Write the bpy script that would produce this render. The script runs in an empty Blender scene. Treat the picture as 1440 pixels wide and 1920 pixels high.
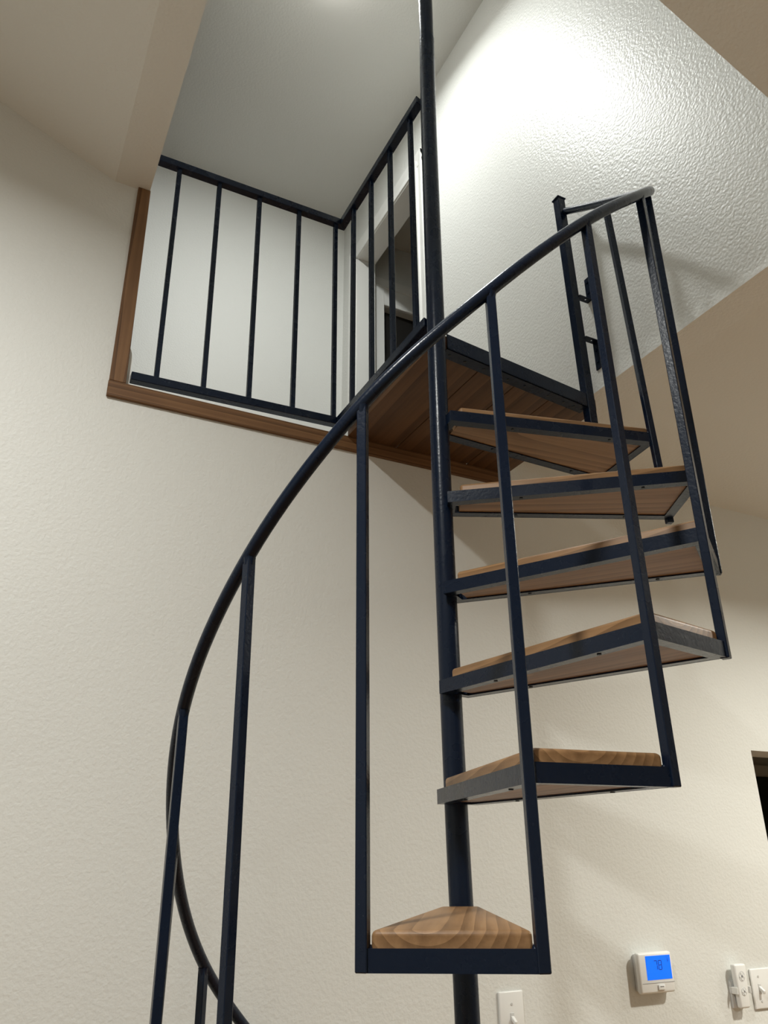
import bpy, bmesh, math
from mathutils import Vector, Matrix
from math import sin, cos, tan, pi, atan2, hypot

C = bpy.context.scene.collection
sc = bpy.context.scene
H = 1.55                      # eye height above the floor; geometry below is measured from eye level

# ------------------------------------------------------------------ camera, world, lights, exposure
cam_d = bpy.data.cameras.new('camera'); cam = bpy.data.objects.new('camera', cam_d); C.objects.link(cam)
cam_d.sensor_fit = 'VERTICAL'; cam_d.sensor_height = 36; cam_d.sensor_width = 27
cam_d.lens = 1485.9 / 1920 * 36
cam_d.clip_start = 0.02
fw = Vector((0.4131, 0.8154, 0.4055)); rt = Vector((0.8936, -0.4489, -0.0076)); up = Vector((-0.1758, -0.3655, 0.9141))
M = Matrix((rt, up, -fw)).transposed().to_4x4(); M.translation = (0, 0, H)
cam.matrix_world = M
sc.camera = cam

w = bpy.data.worlds.new('world'); sc.world = w; w.use_nodes = True
w.node_tree.nodes['Background'].inputs[0].default_value = (0.02, 0.02, 0.022, 1)
w.node_tree.nodes['Background'].inputs[1].default_value = 1.0

sc.view_settings.view_transform = 'Standard'; sc.view_settings.look = 'None'
sc.view_settings.gamma = 1.0; sc.view_settings.use_curve_mapping = False
sc.view_settings.exposure = 0.19

def lamp(name, loc, power, size, color, rot=(0, 0, 0), spread=pi):
    l = bpy.data.lights.new(name, 'AREA'); l.shape = 'DISK'; l.size = size; l.energy = power; l.color = color
    l.spread = spread
    o = bpy.data.objects.new(name, l); C.objects.link(o); o.location = (loc[0], loc[1], loc[2] + H); o.rotation_euler = rot
    return o
WARM = (0.985, 0.965, 0.87); COOL = (0.98, 0.985, 0.94); NEUT = (0.97, 1.0, 0.98)
LOFT = (0.77, 1.88)
lamp('loft_light', (LOFT[0], LOFT[1], 3.295), 17, 0.18, NEUT, (math.radians(10), 0, 0), math.radians(164))
CANS = [(2.55, 0.55, 36), (2.75, -1.7, 3), (3.8, 0.7, 18)]
for x, y, e in CANS: lamp('can_light', (x, y, 1.195), e, 0.13, WARM, spread=math.radians(150))
SLOPE = math.atan(0.4441)
for x, y, e in [(-0.50, 0.22, 55), (-1.0, -1.9, 8)]:
    z = 1.7834 + 0.4441 * (0.083 - x) - 0.03
    lamp('slope_can_light', (x, y, z), e, 0.13, COOL, (0, SLOPE*0.4, 0), math.radians(162))

# ------------------------------------------------------------------ helpers
def sp(o, label=None, cat=None, group=None, kind=None):
    if label: o['label'] = label
    if cat: o['category'] = cat
    if group: o['group'] = group
    if kind: o['kind'] = kind
    return o
def empty(name, loc, rz=0.0, **k):
    o = bpy.data.objects.new(name, None); C.objects.link(o); o.location = loc; o.rotation_euler = (0, 0, rz)
    o.empty_display_size = 0.05
    o['_w'] = 1
    return sp(o, **k)
def WM(o):
    m = Matrix.Translation(o.location) @ o.rotation_euler.to_matrix().to_4x4()
    return (WM(o.parent) @ m) if o.parent else m
def obj(name, bm, mat, parent=None, origin=None, rz=0.0, smooth=True, **k):
    """bm is in scene coordinates; the object gets its own origin / turn and is parented."""
    if origin is None:
        origin = WM(parent).translation if parent else Vector((0, 0, 0))
    m = Matrix.Translation(origin) @ Matrix.Rotation(rz, 4, 'Z')
    bm.transform(m.inverted())
    bmesh.ops.recalc_face_normals(bm, faces=bm.faces[:])
    me = bpy.data.meshes.new(name); bm.to_mesh(me); bm.free()
    for mm in (mat if isinstance(mat, (list, tuple)) else [mat]): me.materials.append(mm)
    if smooth:
        for p in me.polygons: p.use_smooth = True
        try: me.set_sharp_from_angle(angle=math.radians(32))
        except Exception: pass
    o = bpy.data.objects.new(name, me); C.objects.link(o)
    if parent:
        o.parent = parent
        loc = WM(parent).inverted() @ m
    else: loc = m
    o.location = loc.translation; o.rotation_euler = loc.to_euler()
    return sp(o, **k)
def NB(): return bmesh.new()
def hexa(bm, pts, bev=0.0, seg=1):
    """8 points: bottom 4 ccw then top 4"""
    v = [bm.verts.new(p) for p in pts]
    fs = [bm.faces.new([v[i] for i in f]) for f in ((3,2,1,0),(4,5,6,7),(0,1,5,4),(1,2,6,5),(2,3,7,6),(3,0,4,7))]
    if bev:
        es = list({e for f in fs for e in f.edges})
        bmesh.ops.bevel(bm, geom=es, offset=bev, segments=seg, affect='EDGES', profile=0.5)
    return bm
def box(bm, a, b, bev=0.0, seg=1):
    x0, y0, z0 = a; x1, y1, z1 = b
    return hexa(bm, [(x0,y0,z0),(x1,y0,z0),(x1,y1,z0),(x0,y1,z0),(x0,y0,z1),(x1,y0,z1),(x1,y1,z1),(x0,y1,z1)], bev, seg)
def prism(bm, poly, d, bev=0.0, seg=1):
    """poly: list of 3d points, extruded by vector d"""
    d = Vector(d); a = [bm.verts.new(p) for p in poly]; b = [bm.verts.new(Vector(p) + d) for p in poly]
    n = len(poly); fs = [bm.faces.new(a[::-1]), bm.faces.new(b)]
    for i in range(n): fs.append(bm.faces.new([a[i], a[(i+1) % n], b[(i+1) % n], b[i]]))
    if bev:
        bmesh.ops.bevel(bm, geom=list({e for f in fs for e in f.edges}), offset=bev, segments=seg, affect='EDGES', profile=0.5)
    return bm
def bar(bm, p, q, w, h=None, ang=0.0, bev=0.0012):
    """square bar from p to q (mostly vertical or horizontal) turned by ang about its own axis"""
    h = h or w; p, q = Vector(p), Vector(q); d = (q - p).normalized()
    ref = Vector((cos(ang), sin(ang), 0)) if abs(d.z) > 0.7 else Vector((0, 0, 1))
    u = (ref - d * ref.dot(d)).normalized(); v = d.cross(u)
    r = [u*w/2 + v*h/2, -u*w/2 + v*h/2, -u*w/2 - v*h/2, u*w/2 - v*h/2]
    return hexa(bm, [p + c for c in r] + [q + c for c in r], bev, 1)
def tube(bm, pts, r, n=20, caps=True):
    pts = [Vector(p) for p in pts]; rings = []
    t0 = (pts[1] - pts[0]).normalized(); ref = Vector((0, 0, 1)) if abs(t0.z) < 0.9 else Vector((1, 0, 0))
    u = (ref - t0 * ref.dot(t0)).normalized()
    for i, p in enumerate(pts):
        t = (pts[min(i+1, len(pts)-1)] - pts[max(i-1, 0)]).normalized()
        u = (u - t * u.dot(t)).normalized(); v = t.cross(u)
        rr = r[i] if isinstance(r, list) else r
        rings.append([bm.verts.new(p + u*rr*cos(2*pi*k/n) + v*rr*sin(2*pi*k/n)) for k in range(n)])
    for a, b in zip(rings, rings[1:]):
        for k in range(n): bm.faces.new([a[k], a[(k+1) % n], b[(k+1) % n], b[k]])
    if caps: bm.faces.new(rings[0][::-1]); bm.faces.new(rings[-1])
    return bm
def catmull(P, m=10):
    P = [Vector(p) for p in P]; out = []
    for i in range(len(P)-1):
        a = P[i-1] if i else 2*P[0]-P[1]; b, c = P[i], P[i+1]; d = P[i+2] if i+2 < len(P) else 2*P[-1]-P[-2]
        for k in range(m):
            t = k/m
            out.append(0.5*((2*b) + (c-a)*t + (2*a-5*b+4*c-d)*t*t + (3*b-a-3*c+d)*t**3))
    return out + [P[-1]]
def inset(poly, ds):
    """shift each edge i (i -> i+1) of a ccw 2d polygon inwards by ds[i]"""
    n = len(poly); L = []
    for i in range(n):
        a, b = Vector(poly[i]), Vector(poly[(i+1) % n]); d = (b - a).normalized(); nr = Vector((-d.y, d.x))
        L.append((a + nr*ds[i], d))
    out = []
    for i in range(n):
        p, d = L[i-1]; q, e = L[i]
        den = d.x*e.y - d.y*e.x; t = ((q.x-p.x)*e.y - (q.y-p.y)*e.x) / den
        out.append((p.x + d.x*t, p.y + d.y*t))
    return out
def ring(bm, A, B, za, zb_):
    """solid ring between outline A (outer) and B (inner), from height functions za to zb_"""
    n = len(A)
    vs = [[bm.verts.new((p[0], p[1], z(p))) for p in P] for z in (za, zb_) for P in (A, B)]
    a0, b0, a1, b1 = vs
    for i in range(n):
        j = (i+1) % n
        bm.faces.new([a0[i], a0[j], a1[j], a1[i]]); bm.faces.new([b0[j], b0[i], b1[i], b1[j]])
        bm.faces.new([a1[i], a1[j], b1[j], b1[i]]); bm.faces.new([a0[j], a0[i], b0[i], b0[j]])
    return bm
def disc(bm, c, axis, r, h, n=16, bev=0.0):
    axis = Vector(axis).normalized(); c = Vector(c)
    return tube(bm, [c, c + axis*h], r, n)

# ------------------------------------------------------------------ materials
def mat(name, col, rough=0.5, metal=0.0, spec=0.5):
    m = bpy.data.materials.new(name); m.use_nodes = True; nt = m.node_tree; b = nt.nodes['Principled BSDF']
    b.inputs['Base Color'].default_value = (*col, 1); b.inputs['Roughness'].default_value = rough
    b.inputs['Metallic'].default_value = metal; b.inputs['Specular IOR Level'].default_value = spec
    return m, nt, b
def N(nt, t, **k):
    n = nt.nodes.new(t)
    for a, v in k.items(): setattr(n, a, v)
    return n
def add_bump(nt, b, scale, dist, detail=3.0, strength=1.0, second=None):
    tc = N(nt, 'ShaderNodeTexCoord'); nz = N(nt, 'ShaderNodeTexNoise')
    nz.inputs['Scale'].default_value = scale; nz.inputs['Detail'].default_value = detail; nz.inputs['Roughness'].default_value = 0.45
    nt.links.new(tc.outputs['Object'], nz.inputs['Vector'])
    bp = N(nt, 'ShaderNodeBump'); bp.inputs['Distance'].default_value = dist; bp.inputs['Strength'].default_value = strength
    nt.links.new(nz.outputs['Fac'], bp.inputs['Height']); nt.links.new(bp.outputs['Normal'], b.inputs['Normal'])
    return tc, nz, bp
def wall_mat(name, col, rough, scale=85, dist=0.0032, spec=0.5):
    m, nt, b = mat(name, col, rough, 0, spec)
    tc, nz, bp = add_bump(nt, b, scale, dist)
    n2 = N(nt, 'ShaderNodeTexNoise'); n2.inputs['Scale'].default_value = 1.6; n2.inputs['Detail'].default_value = 2
    nt.links.new(tc.outputs['Object'], n2.inputs['Vector'])
    mx = N(nt, 'ShaderNodeMixRGB'); mx.inputs[1].default_value = (*[c*0.975 for c in col], 1); mx.inputs[2].default_value = (*[min(1, c*1.02) for c in col], 1)
    nt.links.new(n2.outputs['Fac'], mx.inputs[0]); nt.links.new(mx.outputs[0], b.inputs['Base Color'])
    return m
PAINT = (0.725, 0.73, 0.70)
M_wall = wall_mat('beige_wall_paint', PAINT, 0.55, 130, 0.0011)
M_cheek = wall_mat('beige_satin_wall_paint', PAINT, 0.40, 120, 0.0018)
M_ceil = wall_mat('beige_ceiling_paint', PAINT, 0.75, 120, 0.0012, 0.3)
M_white, _, _ = mat('white_trim_paint', (0.80, 0.80, 0.77), 0.35)

def steel():
    m, nt, b = mat('navy_black_steel_paint', (0.004, 0.0095, 0.024), 0.25, 0.0, 0.24)
    tc = N(nt, 'ShaderNodeTexCoord'); nz = N(nt, 'ShaderNodeTexNoise'); nz.inputs['Scale'].default_value = 22; nz.inputs['Detail'].default_value = 4
    nt.links.new(tc.outputs['Object'], nz.inputs['Vector'])
    r = N(nt, 'ShaderNodeMapRange'); r.inputs[3].default_value = 0.22; r.inputs[4].default_value = 0.32
    nt.links.new(nz.outputs['Fac'], r.inputs[0]); nt.links.new(r.outputs[0], b.inputs['Roughness'])
    n2 = N(nt, 'ShaderNodeTexNoise'); n2.inputs['Scale'].default_value = 160; n2.inputs['Detail'].default_value = 2
    nt.links.new(tc.outputs['Object'], n2.inputs['Vector'])
    bp = N(nt, 'ShaderNodeBump'); bp.inputs['Distance'].default_value = 0.0006; bp.inputs['Strength'].default_value = 0.5
    nt.links.new(n2.outputs['Fac'], bp.inputs['Height']); nt.links.new(bp.outputs['Normal'], b.inputs['Normal'])
    return m
M_steel = steel()
M_screw, _, _ = mat('dark_screw_metal', (0.004, 0.004, 0.005), 0.5)

def wood(name, dark, light, rough=0.45, axis='X', ring_scale=26.0, pith=(0, 0.03, -0.06), stretch=0.12, knots=True):
    """growth rings about an axis along the board, with stretched fibre noise"""
    m, nt, b = mat(name, light, rough, 0, 0.28)
    tc = N(nt, 'ShaderNodeTexCoord'); mp = N(nt, 'ShaderNodeMapping')
    sc_ = {'X': (stretch, 1, 1), 'Y': (1, stretch, 1), 'Z': (1, 1, stretch)}[axis]
    mp.inputs['Scale'].default_value = sc_; mp.inputs['Location'].default_value = pith
    nt.links.new(tc.outputs['Object'], mp.inputs['Vector'])
    wv = N(nt, 'ShaderNodeTexWave', wave_type='RINGS', rings_direction=axis, wave_profile='SAW')
    wv.inputs['Scale'].default_value = ring_scale; wv.inputs['Distortion'].default_value = 3.2
    wv.inputs['Detail'].default_value = 3; wv.inputs['Detail Scale'].default_value = 0.35
    nt.links.new(mp.outputs[0], wv.inputs['Vector'])
    mp2 = N(nt, 'ShaderNodeMapping'); s2 = {'X': (3, 90, 90), 'Y': (90, 3, 90), 'Z': (90, 90, 3)}[axis]
    mp2.inputs['Scale'].default_value = s2; nt.links.new(tc.outputs['Object'], mp2.inputs['Vector'])
    fz = N(nt, 'ShaderNodeTexNoise'); fz.inputs['Scale'].default_value = 1.0; fz.inputs['Detail'].default_value = 4
    nt.links.new(mp2.outputs[0], fz.inputs['Vector'])
    big = N(nt, 'ShaderNodeTexNoise'); big.inputs['Scale'].default_value = 9; nt.links.new(tc.outputs['Object'], big.inputs['Vector'])
    a = N(nt, 'ShaderNodeMath', operation='MULTIPLY'); a.inputs[1].default_value = 0.36; nt.links.new(wv.outputs['Fac'], a.inputs[0])
    c = N(nt, 'ShaderNodeMath', operation='MULTIPLY_ADD'); c.inputs[1].default_value = 0.62; nt.links.new(fz.outputs['Fac'], c.inputs[0]); nt.links.new(a.outputs[0], c.inputs[2])
    d = N(nt, 'ShaderNodeMath', operation='MULTIPLY_ADD'); d.inputs[1].default_value = 0.22; nt.links.new(big.outputs['Fac'], d.inputs[0]); nt.links.new(c.outputs[0], d.inputs[2])
    rp = N(nt, 'ShaderNodeValToRGB'); rp.color_ramp.elements[0].position = 0.22; rp.color_ramp.elements[0].color = (*dark, 1)
    rp.color_ramp.elements[1].position = 0.85; rp.color_ramp.elements[1].color = (*light, 1)
    nt.links.new(d.outputs[0], rp.inputs[0]); nt.links.new(rp.outputs[0], b.inputs['Base Color'])
    bp = N(nt, 'ShaderNodeBump'); bp.inputs['Distance'].default_value = 0.0004; bp.inputs['Strength'].default_value = 0.6
    nt.links.new(fz.outputs['Fac'], bp.inputs['Height']); nt.links.new(bp.outputs['Normal'], b.inputs['Normal'])
    return m
M_tread = wood('stained_pine_tread', (0.110, 0.054, 0.021), (0.305, 0.172, 0.080), 0.45, 'X', 24)
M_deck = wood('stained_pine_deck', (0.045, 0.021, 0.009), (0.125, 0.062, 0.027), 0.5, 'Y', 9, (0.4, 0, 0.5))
M_trimx = wood('stained_pine_trim', (0.055, 0.023, 0.009), (0.225, 0.118, 0.053), 0.55, 'X', 24, (0, -1.84, -1.10))
M_trimz = wood('stained_pine_upright_trim', (0.055, 0.023, 0.009), (0.225, 0.118, 0.053), 0.55, 'Z', 24, (-0.17, -1.78, 0))
M_floor = wood('brown_wood_floor', (0.13, 0.065, 0.022), (0.36, 0.20, 0.072), 0.35, 'X', 10, (0, 0.2, -0.3))

# ------------------------------------------------------------------ the setting
WY = 1.8416; XR = 1.3896; XB = 0.179; XS = 0.083; ZB = 1.7834; ZR = 1.2034; ZL = 3.3614
XL, XE, YN, YD, T = -2.6, 4.3, -3.2, 0.61, 0.12
FZ = -1.55; LF = 1.150; LY = 3.215
s_ = (ZB - ZR) / (XR - XS)
def zS(x): return ZB + s_ * (XS - x)
def struct(name, bm, m, **k): return obj(name, bm, m, smooth=False, kind='structure', **k)

bm = NB(); box(bm, (XL-T, YN-T, FZ-0.1), (XE+T, 4.6, FZ)); struct('floor', bm, M_floor)
# wall holding the loft opening
bm = NB()
prism(bm, [(XL, WY, FZ), (XB, WY, FZ), (XB, WY, ZB), (XS, WY, ZB), (XL, WY, zS(XL))], (0, T, 0))
box(bm, (XB, WY, FZ), (1.356, WY+T, 1.132)); box(bm, (1.356, WY, FZ), (XR, WY+T, ZR))
OX0, OX1, OZ = 2.257, 3.17, 0.326
box(bm, (XR, WY, FZ), (OX0, WY+T, ZR)); box(bm, (OX1, WY, FZ), (XE, WY+T, ZR)); box(bm, (OX0, WY, OZ), (OX1, WY+T, ZR))
struct('wall_back', bm, M_wall)
bm = NB(); box(bm, (XL-T, YN, FZ), (XL, WY+T, 3.3)); struct('wall_left', bm, M_wall)
bm = NB(); box(bm, (XE, YN, FZ), (XE+T, WY+T, ZR+T)); struct('wall_right', bm, M_wall)
bm = NB(); prism(bm, [(XL, YN, FZ), (XE, YN, FZ), (XE, YN, ZR), (XR, YN, ZR), (XL, YN, zS(XL))], (0, -T, 0)); struct('wall_front', bm, M_wall)
# sloped ceiling, its flat strip beside the opening, and the flat ceiling on the right
bm = NB()
prism(bm, [(XL, YN, zS(XL)), (XR, YN, ZR), (XR, YN, ZR+T), (XL, YN, zS(XL)+T)], (0, YD-YN, 0))
prism(bm, [(XL, YD, zS(XL)), (XS, YD, ZB), (XB, YD, ZB), (XB, YD, ZB+0.2), (XS, YD, ZB+0.2), (XL, YD, zS(XL)+T)], (0, WY-YD, 0))
struct('ceiling', bm, M_ceil)
bm = NB(); box(bm, (XR, YN, ZR), (XE, YD-T, ZR+T)); box(bm, (XR+0.10, YD-T, ZR), (XE, WY, ZR+T)); struct('ceiling', bm, M_ceil)
bm = NB(); box(bm, (XB-T, YD-T, ZL), (XR+T, LY+T, ZL+T)); struct('ceiling', bm, M_ceil)
# walls of the opening up to the loft ceiling and of the loft itself
bm = NB(); box(bm, (XB-T, YD-T, ZB+0.2), (XB, LY+T, ZL)); box(bm, (XB-T, WY+T, LF-0.1), (XB, LY+T, ZL)); struct('wall_loft_left', bm, M_wall)
bm = NB(); prism(bm, [(XB, YD, zS(XB)+T), (XR, YD, ZR+T), (XR, YD, ZL), (XB, YD, ZL)], (0, -T, 0)); struct('wall_loft_front', bm, M_wall)
DY0, DY1, DZ = 2.375, 3.040, 2.972
bm = NB()
box(bm, (XR, YD-T, ZR), (XR+0.10, WY+0.04, ZL)); box(bm, (XR, WY+0.04, LF-0.1), (XR+0.10, DY0, ZL))
box(bm, (XR, DY1, LF-0.1), (XR+0.10, LY+T, ZL)); box(bm, (XR, DY0, DZ), (XR+0.10, DY1, ZL))
struct('wall_loft_right', bm, M_cheek)
bm = NB(); box(bm, (XB-T, LY, LF-0.1), (XR+0.10, LY+T, ZL)); struct('wall_loft_back', bm, M_wall)
bm = NB(); box(bm, (XB, WY+T, LF-0.1), (3.4, LY, LF)); struct('floor', bm, M_floor)

# loft door: jambs and moulded casing, open to a dark hall
d = empty('door_1', (XR, DY0, LF), kind='structure')
for y0, y1 in ((DY0, DY0+0.012), (DY1-0.012, DY1)):
    bm = NB(); box(bm, (XR-0.002, y0, LF), (XR+0.102, y1, DZ)); obj('jamb', bm, M_white, d)
bm = NB(); box(bm, (XR-0.002, DY0, DZ-0.012), (XR+0.102, DY1, DZ)); obj('head_jamb', bm, M_white, d)
CW = 0.072
def casing_v(y_in, y_out, z1):
    s = 1 if y_out > y_in else -1
    prof = [(0, 0), (0, -0.010), (0.25, -0.012), (0.35, -0.007), (0.55, -0.009), (0.72, -0.016), (1, -0.017), (1, 0)]
    b = NB(); prism(b, [(XR + px, y_in + s*CW*t, LF) for t, px in prof], (0, 0, z1-LF)); return b
obj('casing', casing_v(DY0+0.006, DY0-CW, DZ+CW), M_white, d)
obj('casing', casing_v(DY1-0.006, DY1+CW, DZ+CW), M_white, d)
prof = [(0, 0), (0, -0.010), (0.25, -0.012), (0.35, -0.007), (0.55, -0.009), (0.72, -0.016), (1, -0.017), (1, 0)]
bm = NB(); prism(bm, [(XR+px, DY0-CW+0.006, DZ-0.006 + CW*t) for t, px in prof], (0, DY1-DY0+2*CW-0.012, 0)); obj('head_casing', bm, M_white, d)

# hall beyond the loft door with another cased doorway
HY = 3.10
bm = NB(); box(bm, (XR+0.10, HY, LF), (1.575, HY+0.1, 3.2)); box(bm, (1.575, HY, 2.765), (2.25, HY+0.1, 3.2)); box(bm, (2.25, HY, LF), (3.4, HY+0.1, 3.2))
box(bm, (1.5, HY+2.9, LF), (3.3, HY+3.0, 3.2)); struct('wall_hall', bm, M_wall)
bm = NB(); box(bm, (XR+0.10, 1.97, 3.2), (3.4, HY+3.0, 3.3)); struct('ceiling', bm, M_ceil)
bm = NB(); box(bm, (3.3, 1.97, LF), (3.4, HY+3.0, 3.2)); box(bm, (1.4, HY+0.12, LF), (1.5, HY+3.0, 3.2)); box(bm, (XR+0.10, 1.97, LF), (3.3, 2.07, 3.2)); struct('wall_hall', bm, M_wall)
d = empty('door_2', (1.575, HY, LF), kind='structure')
bm = NB(); box(bm, (1.515, HY-0.012, LF), (1.578, HY, 2.94), 0.003); obj('casing', bm, M_white, d)
bm = NB(); box(bm, (1.515, HY-0.016, 2.88), (2.32, HY, 2.94), 0.003); box(bm, (1.565, HY-0.010, 2.768), (2.26, HY, 2.885), 0.003); obj('head_casing', bm, M_white, d)
M_opening_shade, _, _ = mat('opening_shade_black', (0.012, 0.011, 0.010), 0.5)
bm = NB(); box(bm, (1.572, HY+0.045, LF), (2.255, HY+0.085, 2.768)); obj('opening_shade_sheet', bm, M_opening_shade, d)  # added near-black sheet, its colour standing in for the darkness of the open doorway

# doorway on the right of the back wall with a dark room behind
bm = NB(); box(bm, (1.9, WY+T, 0.95), (4.2, 3.4, 1.0)); struct('ceiling', bm, M_ceil)
bm = NB(); box(bm, (1.9, 3.3, FZ), (2.3, 3.4, 0.95)); box(bm, (2.3, 3.3, 0.50), (4.2, 3.4, 0.95)); box(bm, (1.8, WY+T, FZ), (1.9, 3.4, 0.95)); box(bm, (4.2, WY+T, FZ), (4.3, 3.4, 0.95))
struct('wall_far', bm, M_wall)
M_dkglass, _, _ = mat('dark_green_night_glass', (0.004, 0.010, 0.008), 0.08)
wn = empty('window_1', (2.5, 3.3, -1.0), kind='structure')
bm = NB(); box(bm, (2.3, 3.26, 0.44), (4.2, 3.32, 0.50), 0.003); box(bm, (2.3, 3.26, -1.4), (2.36, 3.32, 0.44), 0.003); obj('window_frame', bm, M_white, wn)
bm = NB(); box(bm, (2.36, 3.30, -1.4), (4.2, 3.31, 0.44)); obj('pane', bm, M_dkglass, wn)

# stained wood trim round the loft opening
tf = WY - 0.010
bm = NB(); box(bm, (0.1478, tf, 1.0842), (1.352, WY, 1.130), 0.0015); struct('trim_1', bm, M_trimx)
bm = NB(); hexa(bm, [(0.1490, tf, 1.130), (0.1900, tf, 1.130), (0.1900, WY+0.005, 1.130), (0.1490, WY+0.005, 1.130),
                     (0.1465, tf, 1.7834), (0.1810, tf, 1.7834), (0.1810, WY+0.005, 1.7834), (0.1465, WY+0.005, 1.7834)], 0.0012)
struct('trim_2', bm, M_trimz)
bm = NB(); prism(bm, [(0.179, WY+0.012, 1.130), (0.200, WY+0.012, 1.130), (0.200, WY+0.012, 1.215), (0.196, WY+0.012, 1.238), (0.192, WY+0.012, 1.250), (0.179, WY+0.012, 1.256)], (0, LY-WY-0.012, 0))
struct('baseboard_left', bm, M_white)

# ------------------------------------------------------------------ spiral staircase
PX, PY, R0 = 0.8199, 1.3321, 0.5204
A0, DA, Z1, RISE, HR = -2.354, 0.41383, -0.1173, 0.2067, 0.7716
PR = 0.0215
st = empty('spiral_staircase', (PX, PY, FZ), label='dark navy steel spiral staircase with pine treads, round pole and plank landing', cat='staircase')
def cor(k, z, r=R0):
    a = A0 + DA*k; return Vector((PX + r*cos(a), PY + r*sin(a), z))
# centre pole, a little bowed, with a coupling near the top
pp = [(PX+0.003, PY-0.004, FZ), (PX+0.003, PY-0.003, -0.4), (PX-0.001, PY, 0.1), (PX-0.003, PY+0.001, 0.7), (PX-0.001, PY, 1.3), (PX+0.002, PY-0.002, 1.9), (PX+0.006, PY-0.004, 2.2)]
bm = NB(); tube(bm, catmull(pp, 6), PR, 40)
pole = obj('center_pole', bm, M_steel, st)
bm = NB(); tube(bm, [(PX+0.006, PY-0.004, 2.2), (PX+0.011, PY-0.006, ZL)], PR-0.0012, 40); obj('pole_extension', bm, M_steel, st)

# outer corner posts: bottom and top of each baluster (k = -6 .. 5)
BAL = {0: ((0.4546,0.9625,-0.1165),(0.4523,0.9635,0.6575)), 1: ((0.6296,0.8486,-0.1165),(0.6281,0.8498,0.8579)),
       2: ((0.8396,0.8158,0.0892),(0.8334,0.8220,1.0702)), 3: ((1.0474,0.8687,0.2935),(1.0456,0.8709,1.2749)),
       4: ((1.2201,0.9952,0.5015),(1.2212,0.9939,1.4779)), 5: ((1.3234,1.1813,0.6990),(1.3034,1.2031,1.6700)),
       -1: ((0.3490,1.1380,-0.5306),(0.3393,1.1409,0.4477)), -2: ((0.3092,1.3512,-0.7373),(0.3062,1.3515,0.2427)),
       -3: ((0.3522,1.5603,-0.9440),(0.3587,1.5588,0.0286)), -4: ((0.4834,1.7291,-1.1507),(0.4767,1.7309,-0.1759))}
for k in (-5, -6): BAL[k] = (tuple(cor(k, Z1+RISE*max(k-1, -6))), tuple(cor(k, Z1+RISE*k+HR)))
for k in sorted(BAL):
    a, b = Vector(BAL[k][0]), Vector(BAL[k][1])
    bm = NB(); bar(bm, a, b - Vector((0, 0, 0.004)), 0.0150, 0.0150, A0+DA*k)
    tube(bm, [b + Vector((0,0,-0.018)), b + Vector((0,0,-0.006))], [0.0080, 0.0105], 12)      # weld bead
    obj('baluster', bm, M_steel, st)
# handrail
hp = [BAL[k][1] for k in range(-6, 4)] + [BAL[4][1], BAL[5][1], (1.3300, 1.3860, 1.8120)]
bm = NB(); tube(bm, catmull(hp, 12), 0.0108, 24); obj('handrail', bm, M_steel, st)

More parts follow.
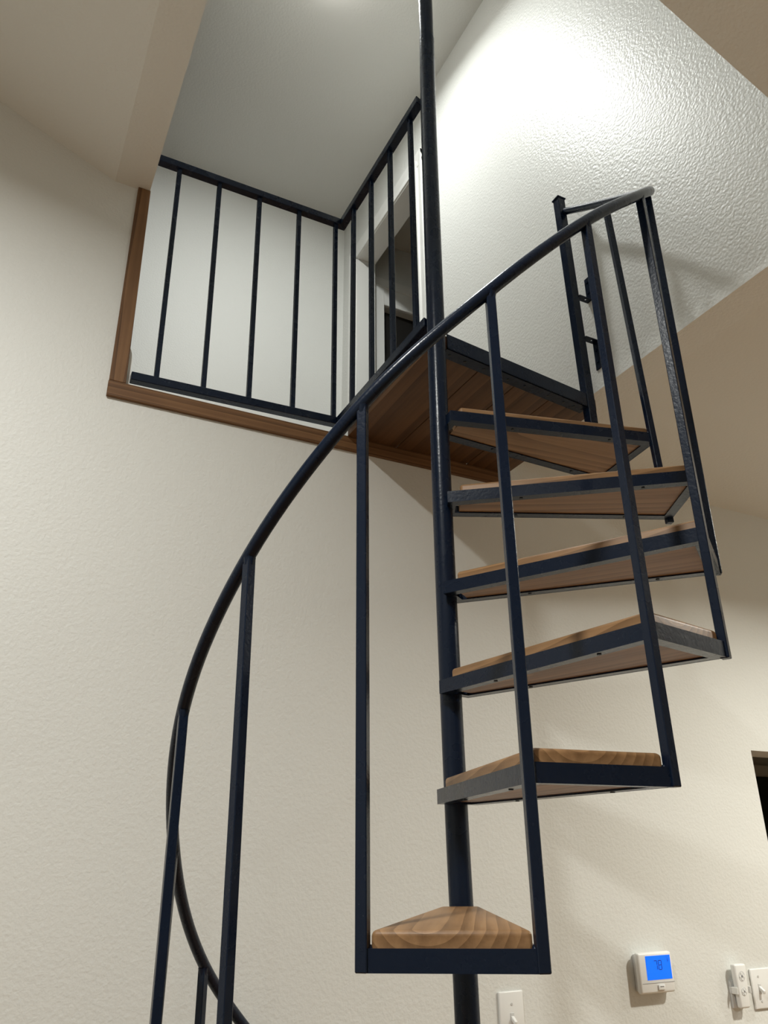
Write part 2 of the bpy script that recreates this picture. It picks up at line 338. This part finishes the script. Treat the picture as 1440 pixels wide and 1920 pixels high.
def point_on(p, q, z):
    p, q = Vector(p), Vector(q); t = (z - p.z) / (q.z - p.z); return p + (q - p)*t
ZT = {1: (-.1165, -.1165, -.112), 2: (.0905, .0892, .098), 3: (.2907, .2945, .297), 4: (.4967, .5015, .495), 5: (.702, .7075, .696), 6: (.9092, .905, .897)}
POST = ((1.3430, 1.4030, 0.902), (1.3240, 1.4020, 1.868))
EXTRA = {2: [0.3, 0.72], 3: [0.3, 0.8]}
for n in range(-5, 7):
    z0 = Z1 + RISE*(n-1); zn, zf, zi = ZT.get(n, (z0, z0, z0))
    am = A0 + DA*(n-0.5); org = Vector((PX, PY, z0)); Mi = Matrix.Translation(org) @ Matrix.Rotation(am, 4, 'Z'); inv = Mi.inverted()
    def corner_at(k, z):
        if k == 6: return Vector((POST[0][0], POST[0][1], z))
        return point_on(*BAL[k], z)
    a = inv @ corner_at(n-1, zn); b = inv @ corner_at(n, zf)
    # the steel frame runs round the outside of the board; the outer bar is flush with the balusters
    O = [(0.006, -0.040), (a.x+0.005, a.y-0.001), (b.x+0.005, b.y+0.001), (0.006, 0.040)]
    # plane through near, far and inner heights (local)
    Mx = Matrix(((a.x, a.y, 1), (b.x, b.y, 1), (0.006, 0.0, 1))); cf = Mx.inverted() @ Vector((zn-z0, zf-z0, zi-z0))
    def zfn(off): return lambda p: cf.x*p[0] + cf.y*p[1] + cf.z + off
    I1 = inset(O, [.003]*4); I2 = inset(O, [.022, .022, .022, .018])
    bm = NB(); ring(bm, O, I1, zfn(0), zfn(.0255)); ring(bm, inset(O, [.0005]*4), I2, zfn(0.0002), zfn(.003))
    # weld lumps at the pole and at the outer corners
    for px_, py_ in ((0.016, -0.026), (0.016, 0.026)):
        tube(bm, [Vector((px_, py_, cf.z+0.001)), Vector((px_, py_, cf.z+0.020))], [0.007, 0.005], 10)
    for q in (O[1], O[2]):
        c_ = Vector((q[0]-0.010, q[1]*0.93, zfn(0.024)(q))); tube(bm, [c_, c_+Vector((0, 0, 0.005))], [0.006, 0.003], 10)
    bm.transform(Mi)
    tr = obj('tread', bm, M_steel, st, origin=org, rz=am)
    # board
    q = inset(O, [.009, .007, .009, .0])
    def lerp_x(p, r, x): t = (x-p[0])/(r[0]-p[0]); return (x, p[1]+(r[1]-p[1])*t)
    i0, i3 = lerp_x(q[0], q[1], 0.034), lerp_x(q[3], q[2], 0.034)
    P4 = [i0, q[1], q[2], i3]
    bm = NB(); v0 = [(p[0], p[1], zfn(.0032)(p)) for p in P4]; v1 = [(p[0], p[1], zfn(.0440)(p)) for p in P4]
    hexa(bm, v0 + v1)
    tops = [e for e in bm.edges if not (e.verts[0].co.z < v0[0][2]+.02 + abs(z0)*0 and e.verts[1].co.z < v0[0][2]+.02)]
    bmesh.ops.bevel(bm, geom=tops, offset=.0065, segments=4, affect='EDGES', profile=.5)
    bm.transform(Mi)
    obj('tread_board', bm, M_tread, tr, origin=org + Vector((0, 0, 0.02)) , rz=am)
    # screws under the flange
    for t in (0.30, 0.78):
        for e0, e1, s in ((O[0], O[1], 1), (O[3], O[2], -1)):
            x = e0[0] + (e1[0]-e0[0])*t; y = e0[1] + (e1[1]-e0[1])*t + s*0.0125
            z = zfn(0)((x, y)); bm = NB(); disc(bm, (x, y, z-0.0012), (0, 0, 1), 0.0036, 0.0014, 12); bm.transform(Mi)
            obj('screw', bm, M_screw, tr)

# newel post at the top with cap and two angle brackets to the wall
bm = NB(); bar(bm, POST[0], POST[1], 0.0255, 0.0255, 0.0)
npost = obj('newel_post', bm, M_steel, st)
bm = NB(); c_ = Vector(POST[1]); box(bm, (c_.x-.0155, c_.y-.0155, c_.z-0.002), (c_.x+.0155, c_.y+.0155, c_.z+.003), 0.001); obj('post_cap', bm, M_steel, npost)
for zb_, s in ((1.500, 1), (1.356, -1)):
    cy = 1.396; px_ = POST[0][0] + (POST[1][0]-POST[0][0])*(zb_-0.902)/0.966 + .0125
    bm = NB()
    # arm with a hole, seen from below
    ax0, ax1 = px_-0.001, XR-0.0005; hx = (ax0+ax1)/2 + 0.006; hw = 0.0032
    for x0, x1, y0, y1 in ((ax0, hx-hw, cy-.010, cy+.010), (hx+hw, ax1, cy-.010, cy+.010), (hx-hw, hx+hw, cy-.010, cy-hw), (hx-hw, hx+hw, cy+hw, cy+.010)):
        box(bm, (x0, y0, zb_-.0015), (x1, y1, zb_+.0015))
    z0, z1 = (zb_, zb_+0.084) if s > 0 else (zb_-0.092, zb_)
    box(bm, (XR-.0035, cy-.010, z0), (XR-.0003, cy+.010, z1), 0.0008)
    br = obj('wall_bracket', bm, M_steel, st)
    for t in (0.35, 0.8):
        z = zb_ + s*0.084*t; bm = NB(); disc(bm, (XR-.0034, cy, z), (-1, 0, 0), 0.0042, 0.0022, 12); obj('screw', bm, M_steel, br)

# ------------------------------------------------------------------ landing platform
def yf(x): return 1.332 + 0.130*(x - 0.8586)
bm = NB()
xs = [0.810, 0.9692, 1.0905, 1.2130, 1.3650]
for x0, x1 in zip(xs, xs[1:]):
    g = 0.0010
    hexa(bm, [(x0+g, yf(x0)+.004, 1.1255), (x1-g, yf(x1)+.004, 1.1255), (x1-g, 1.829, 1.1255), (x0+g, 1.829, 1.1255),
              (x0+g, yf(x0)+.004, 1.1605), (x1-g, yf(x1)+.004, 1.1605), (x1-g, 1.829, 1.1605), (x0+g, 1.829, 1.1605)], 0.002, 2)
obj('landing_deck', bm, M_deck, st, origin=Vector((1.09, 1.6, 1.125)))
bm = NB()
x0, x1 = 0.848, 1.327
hexa(bm, [(x0, yf(x0), 1.122), (x1, yf(x1), 1.122), (x1, yf(x1)+.003, 1.122), (x0, yf(x0)+.003, 1.122), (x0, yf(x0), 1.1640), (x1, yf(x1), 1.1640), (x1, yf(x1)+.003, 1.1640), (x0, yf(x0)+.003, 1.1640)])
hexa(bm, [(x0, yf(x0), 1.122), (x1, yf(x1), 1.122), (x1, yf(x1)+.036, 1.122), (x0, yf(x0)+.036, 1.122), (x0, yf(x0), 1.125), (x1, yf(x1), 1.125), (x1, yf(x1)+.036, 1.125), (x0, yf(x0)+.036, 1.125)])
fa = obj('landing_front_angle', bm, M_steel, st)
for t in (0.04, 0.14, 0.26, 0.43, 0.55, 0.72, 0.84, 0.92, 0.985):
    x = x0 + (x1-x0)*t; bm = NB(); disc(bm, (x, yf(x)+.020, 1.1206), (0, 0, 1), 0.0036, 0.0016, 12); obj('screw', bm, M_screw, fa)

# ------------------------------------------------------------------ loft guard rail
lr = empty('loft_railing', (0.5, 1.85, 1.16), label='dark steel guard railing with thin square bars, bent around the loft opening corner', cat='railing')
SQ = 0.0245; RX = 0.792; RY = 1.85
cz = 1.932
bm = NB()
# the top rail: mitred corner between the two runs
def lrail(bm, z0, z1, z2, x_end=0.193, y_end=PY+0.0160, px_=0.808):
    h = SQ/2
    hexa(bm, [(x_end, RY-h, z0-h), (RX-h, RY-h, z1-h), (RX+h, RY+h, z1-h), (x_end, RY+h, z0-h), (x_end, RY-h, z0+h), (RX-h, RY-h, z1+h), (RX+h, RY+h, z1+h), (x_end, RY+h, z0+h)], 0.0015)
    hexa(bm, [(px_-h, y_end, z2-h), (px_+h, y_end+0.008, z2-h), (RX+h, RY+h, z1-h), (RX-h, RY-h, z1-h), (px_-h, y_end, z2+h), (px_+h, y_end+0.008, z2+h), (RX+h, RY+h, z1+h), (RX-h, RY-h, z1+h)], 0.0015)
lrail(bm, 1.929, 1.930, 1.962); obj('top_rail', bm, M_steel, lr)
bm = NB(); lrail(bm, 1.162, 1.176, 1.197, 0.2010); obj('bottom_rail', bm, M_steel, lr)
for xb, xt in ((.2652, .2559), (.3907, .3789), (.5180, .5077), (.6470, .6401), (.7741, .7674)):
    bm = NB(); bar(bm, (xb, RY, 1.170), (xt, RY, 1.922), 0.0130, 0.0130, 0.0, 0.001); obj('baluster', bm, M_steel, lr)
for y in (1.7552, 1.6276, 1.5016, 1.3780):
    t = (RY-y)/0.50; bx = RX + 0.016*t; y = y*bx/0.79
    bm = NB(); bar(bm, (bx, y-0.002, 1.182+0.016*t), (bx, y, 1.924+0.032*t), 0.0130, 0.0130, 0.0, 0.001); obj('baluster', bm, M_steel, lr)

# ------------------------------------------------------------------ ceiling light over the loft opening
M_glow = bpy.data.materials.new('lit_diffuser'); M_glow.use_nodes = True
b = M_glow.node_tree.nodes['Principled BSDF']; b.inputs['Base Color'].default_value = (0.9, 0.9, 0.88, 1)
b.inputs['Emission Color'].default_value = (1, 0.97, 0.90, 1); b.inputs['Emission Strength'].default_value = 44
cl = empty('ceiling_light', (LOFT[0], LOFT[1], ZL), label='small round white ceiling light over the stairs', cat='ceiling light')
bm = NB(); tube(bm, [(LOFT[0], LOFT[1], ZL), (LOFT[0], LOFT[1], ZL-0.02)], [0.085, 0.080], 40); obj('light_base', bm, M_white, cl)
bm = NB(); tube(bm, [(LOFT[0], LOFT[1], ZL-0.02), (LOFT[0], LOFT[1], ZL-0.035), (LOFT[0], LOFT[1], ZL-0.045)], [0.074, 0.068, 0.045], 40); obj('diffuser', bm, M_glow, cl)

# ------------------------------------------------------------------ things on the back wall
M_plas, _, _ = mat('white_plastic', (0.80, 0.80, 0.78), 0.35)
M_plas2, _, _ = mat('grey_white_plastic', (0.62, 0.62, 0.61), 0.4)
M_mark, _, _ = mat('grey_print', (0.22, 0.22, 0.23), 0.5)
M_digit, _, _ = mat('dark_blue_display_digits', (0.004, 0.02, 0.12), 0.4)
M_lcd = bpy.data.materials.new('blue_backlit_screen'); M_lcd.use_nodes = True
b = M_lcd.node_tree.nodes['Principled BSDF']; b.inputs['Base Color'].default_value = (0.0, 0.05, 0.3, 1); b.inputs['Roughness'].default_value = 0.2
b.inputs['Emission Color'].default_value = (0.0, 0.145, 1.0, 1); b.inputs['Emission Strength'].default_value = 0.95

# thermostat
TH = empty('thermostat', (1.715, WY, -0.30), label='white wall thermostat with a glowing blue screen reading 78', cat='thermostat')
ty = 1.813
bm = NB(); box(bm, (1.6545, 1.824, -0.3100), (1.7665, WY, -0.2235), 0.004, 2); obj('back_plate', bm, M_plas2, TH)
bm = NB(); box(bm, (1.6490, ty, -0.3135), (1.7675, 1.830, -0.2195), 0.006, 3); body = obj('body', bm, M_plas, TH)
bm = NB(); box(bm, (1.6740, ty-0.0012, -0.2825), (1.7600, ty+0.002, -0.2275), 0.0006); obj('screen', bm, M_lcd, TH)
bm = NB()
def seg7(bm, x, z, w, h, segs, t=0.0016, y=ty-0.0016):
    S = {'a': ((x, z+h), (x+w, z+h)), 'b': ((x+w, z+h), (x+w, z+h/2)), 'c': ((x+w, z+h/2), (x+w, z)), 'd': ((x, z), (x+w, z)),
         'e': ((x, z+h/2), (x, z)), 'f': ((x, z+h), (x, z+h/2)), 'g': ((x, z+h/2), (x+w, z+h/2))}
    for s in segs:
        (x0, z0), (x1, z1) = S[s]; g = 0.0006
        if z0 == z1: box(bm, (x0+g, y, z0-t/2), (x1-g, y+0.001, z0+t/2))
        else: box(bm, (x0-t/2, y, min(z0, z1)+g), (x0+t/2, y+0.001, max(z0, z1)-g))
seg7(bm, 1.7010, -0.2600, 0.0105, 0.0210, 'abc'); seg7(bm, 1.7165, -0.2600, 0.0105, 0.0210, 'abcdefg')
seg7(bm, 1.7490, -0.2440, 0.0045, 0.0080, 'aefg', 0.001); seg7(bm, 1.7430, -0.2335, 0.0022, 0.0025, 'abcdef', 0.0008)
seg7(bm, 1.7480, -0.2330, 0.0030, 0.0030, 'adef', 0.0007)
obj('screen_digits', bm, M_digit, TH)
bm = NB(); box(bm, (1.6560, ty-0.0006, -0.2900), (1.7670, ty+0.001, -0.2892)); obj('cover_groove', bm, M_mark, TH)
bm = NB(); box(bm, (1.7060, ty-0.0035, -0.3055), (1.7290, ty+0.001, -0.2945), 0.001, 2)
bt = obj('button', bm, M_plas, TH)
bm = NB()
for i in range(5): box(bm, (1.7115+0.0026*i, ty-0.0039, -0.2995), (1.7132+0.0026*i, ty-0.0034, -0.2972))
obj('button_print', bm, M_mark, bt)

def switch_plate(x0, x1, z0, z1, toggles, **k):
    t = empty('light_switch', ((x0+x1)/2, WY, z0), **k)
    bm = NB(); box(bm, (x0, WY-0.0065, z0), (x1, WY, z1), 0.0035, 3); obj('switch_plate', bm, M_plas, t)
    zc = (z0+z1)/2
    for cx in toggles:
        bm = NB(); box(bm, (cx-.0055, WY-.0078, zc-.0125), (cx+.0055, WY-.005, zc+.0125), 0.0008); col = obj('toggle_collar', bm, M_plas2, t)
        bm = NB(); hexa(bm, [(cx-.0042, WY-.020, zc-.012), (cx+.0042, WY-.020, zc-.012), (cx+.0042, WY-.006, zc-.003), (cx-.0042, WY-.006, zc-.003),
                             (cx-.0038, WY-.022, zc-.004), (cx+.0038, WY-.022, zc-.004), (cx+.0042, WY-.006, zc+.007), (cx-.0042, WY-.006, zc+.007)], 0.001, 2)
        obj('toggle', bm, M_plas, t)
        for dz in (0.030, -0.030):
            bm = NB(); disc(bm, (cx, WY-.0064, zc+dz), (0, -1, 0), 0.0030, 0.0012, 14); box(bm, (cx-.0004, WY-.0080, zc+dz-.0025), (cx+.0004, WY-.0074, zc+dz+.0025)); obj('screw', bm, M_plas2, t)
    return t
switch_plate(1.2250, 1.2955, -0.3960, -0.2818, [1.2600], label='single white toggle light switch on the wall below the lowest visible tread', cat='light switch')
switch_plate(2.0760, 2.2350, -0.3795, -0.2805, [2.1040, 2.1500, 2.1960], label='wide white switch plate with several toggles beside the remote at the right edge', cat='light switch')

# remote in its wall holder
rh = empty('remote_holder', (2.02, WY, -0.36), label='white clip holder on the wall carrying the fan remote', cat='holder')
bm = NB(); box(bm, (1.9905, 1.834, -0.3700), (2.0330, WY, -0.3050), 0.002, 2); obj('back_plate', bm, M_plas2, rh)
bm = NB(); box(bm, (1.9890, 1.812, -0.3350), (1.9925, WY-0.002, -0.3180), 0.001); box(bm, (2.0405, 1.812, -0.3350), (2.0440, WY-0.002, -0.3180), 0.001)
box(bm, (1.9890, 1.832, -0.3350), (2.0440, 1.835, -0.3180), 0.001); obj('clip', bm, M_plas, rh)
rc = empty('remote_control', (2.016, 1.82, -0.37), label='slim white fan remote with round button pads hanging in a wall holder', cat='remote control')
bm = NB(); hexa(bm, [(1.9980, 1.8145, -0.3690), (2.0340, 1.8145, -0.3690), (2.0340, 1.8310, -0.3690), (1.9980, 1.8310, -0.3690),
                     (1.9940, 1.8130, -0.2630), (2.0390, 1.8130, -0.2630), (2.0390, 1.8310, -0.2630), (1.9940, 1.8310, -0.2630)], 0.0055, 4)
obj('body', bm, M_plas, rc)
for zc, r in ((-0.2925, 0.0125), (-0.3290, 0.0100)):
    bm = NB(); disc(bm, (2.0165, 1.8142, zc), (0, -1, 0), r, 0.0012, 28); pad = obj('button_pad', bm, M_plas2, rc)
    for a in range(4):
        c2 = (2.0165 + r*0.55*cos(a*pi/2), 1.8131, zc + r*0.55*sin(a*pi/2)); bm = NB(); disc(bm, c2, (0, -1, 0), r*0.26, 0.0012, 14); obj('button', bm, M_plas, pad)
    bm = NB(); disc(bm, (2.0165, 1.8131, zc), (0, -1, 0), r*0.2, 0.0012, 14); obj('button', bm, M_mark, pad)

# recessed ceiling cans for the room lamps
for i, (x, y, e) in enumerate(CANS):
    c = empty('recessed_light', (x, y, ZR), label=['round recessed light in the flat ceiling nearest the thermostat wall', 'round recessed light in the flat ceiling farthest from the thermostat wall', 'round recessed light in the flat ceiling nearest the right wall'][i], cat='ceiling light', group='recessed lights in the flat ceiling')
    bm = NB(); A = [(x+.075*cos(t*pi/16), y+.075*sin(t*pi/16)) for t in range(32)]; B = [(x+.066*cos(t*pi/16), y+.066*sin(t*pi/16)) for t in range(32)]
    ring(bm, A, B, lambda p: ZR-.006, lambda p: ZR); obj('light_trim', bm, M_white, c)

# ------------------------------------------------------------------ lift everything so the floor is at zero
for o in C.objects:
    if o.parent is None and o.type in ('MESH', 'EMPTY'):
        o.location.z += H
    if '_w' in o: del o['_w']
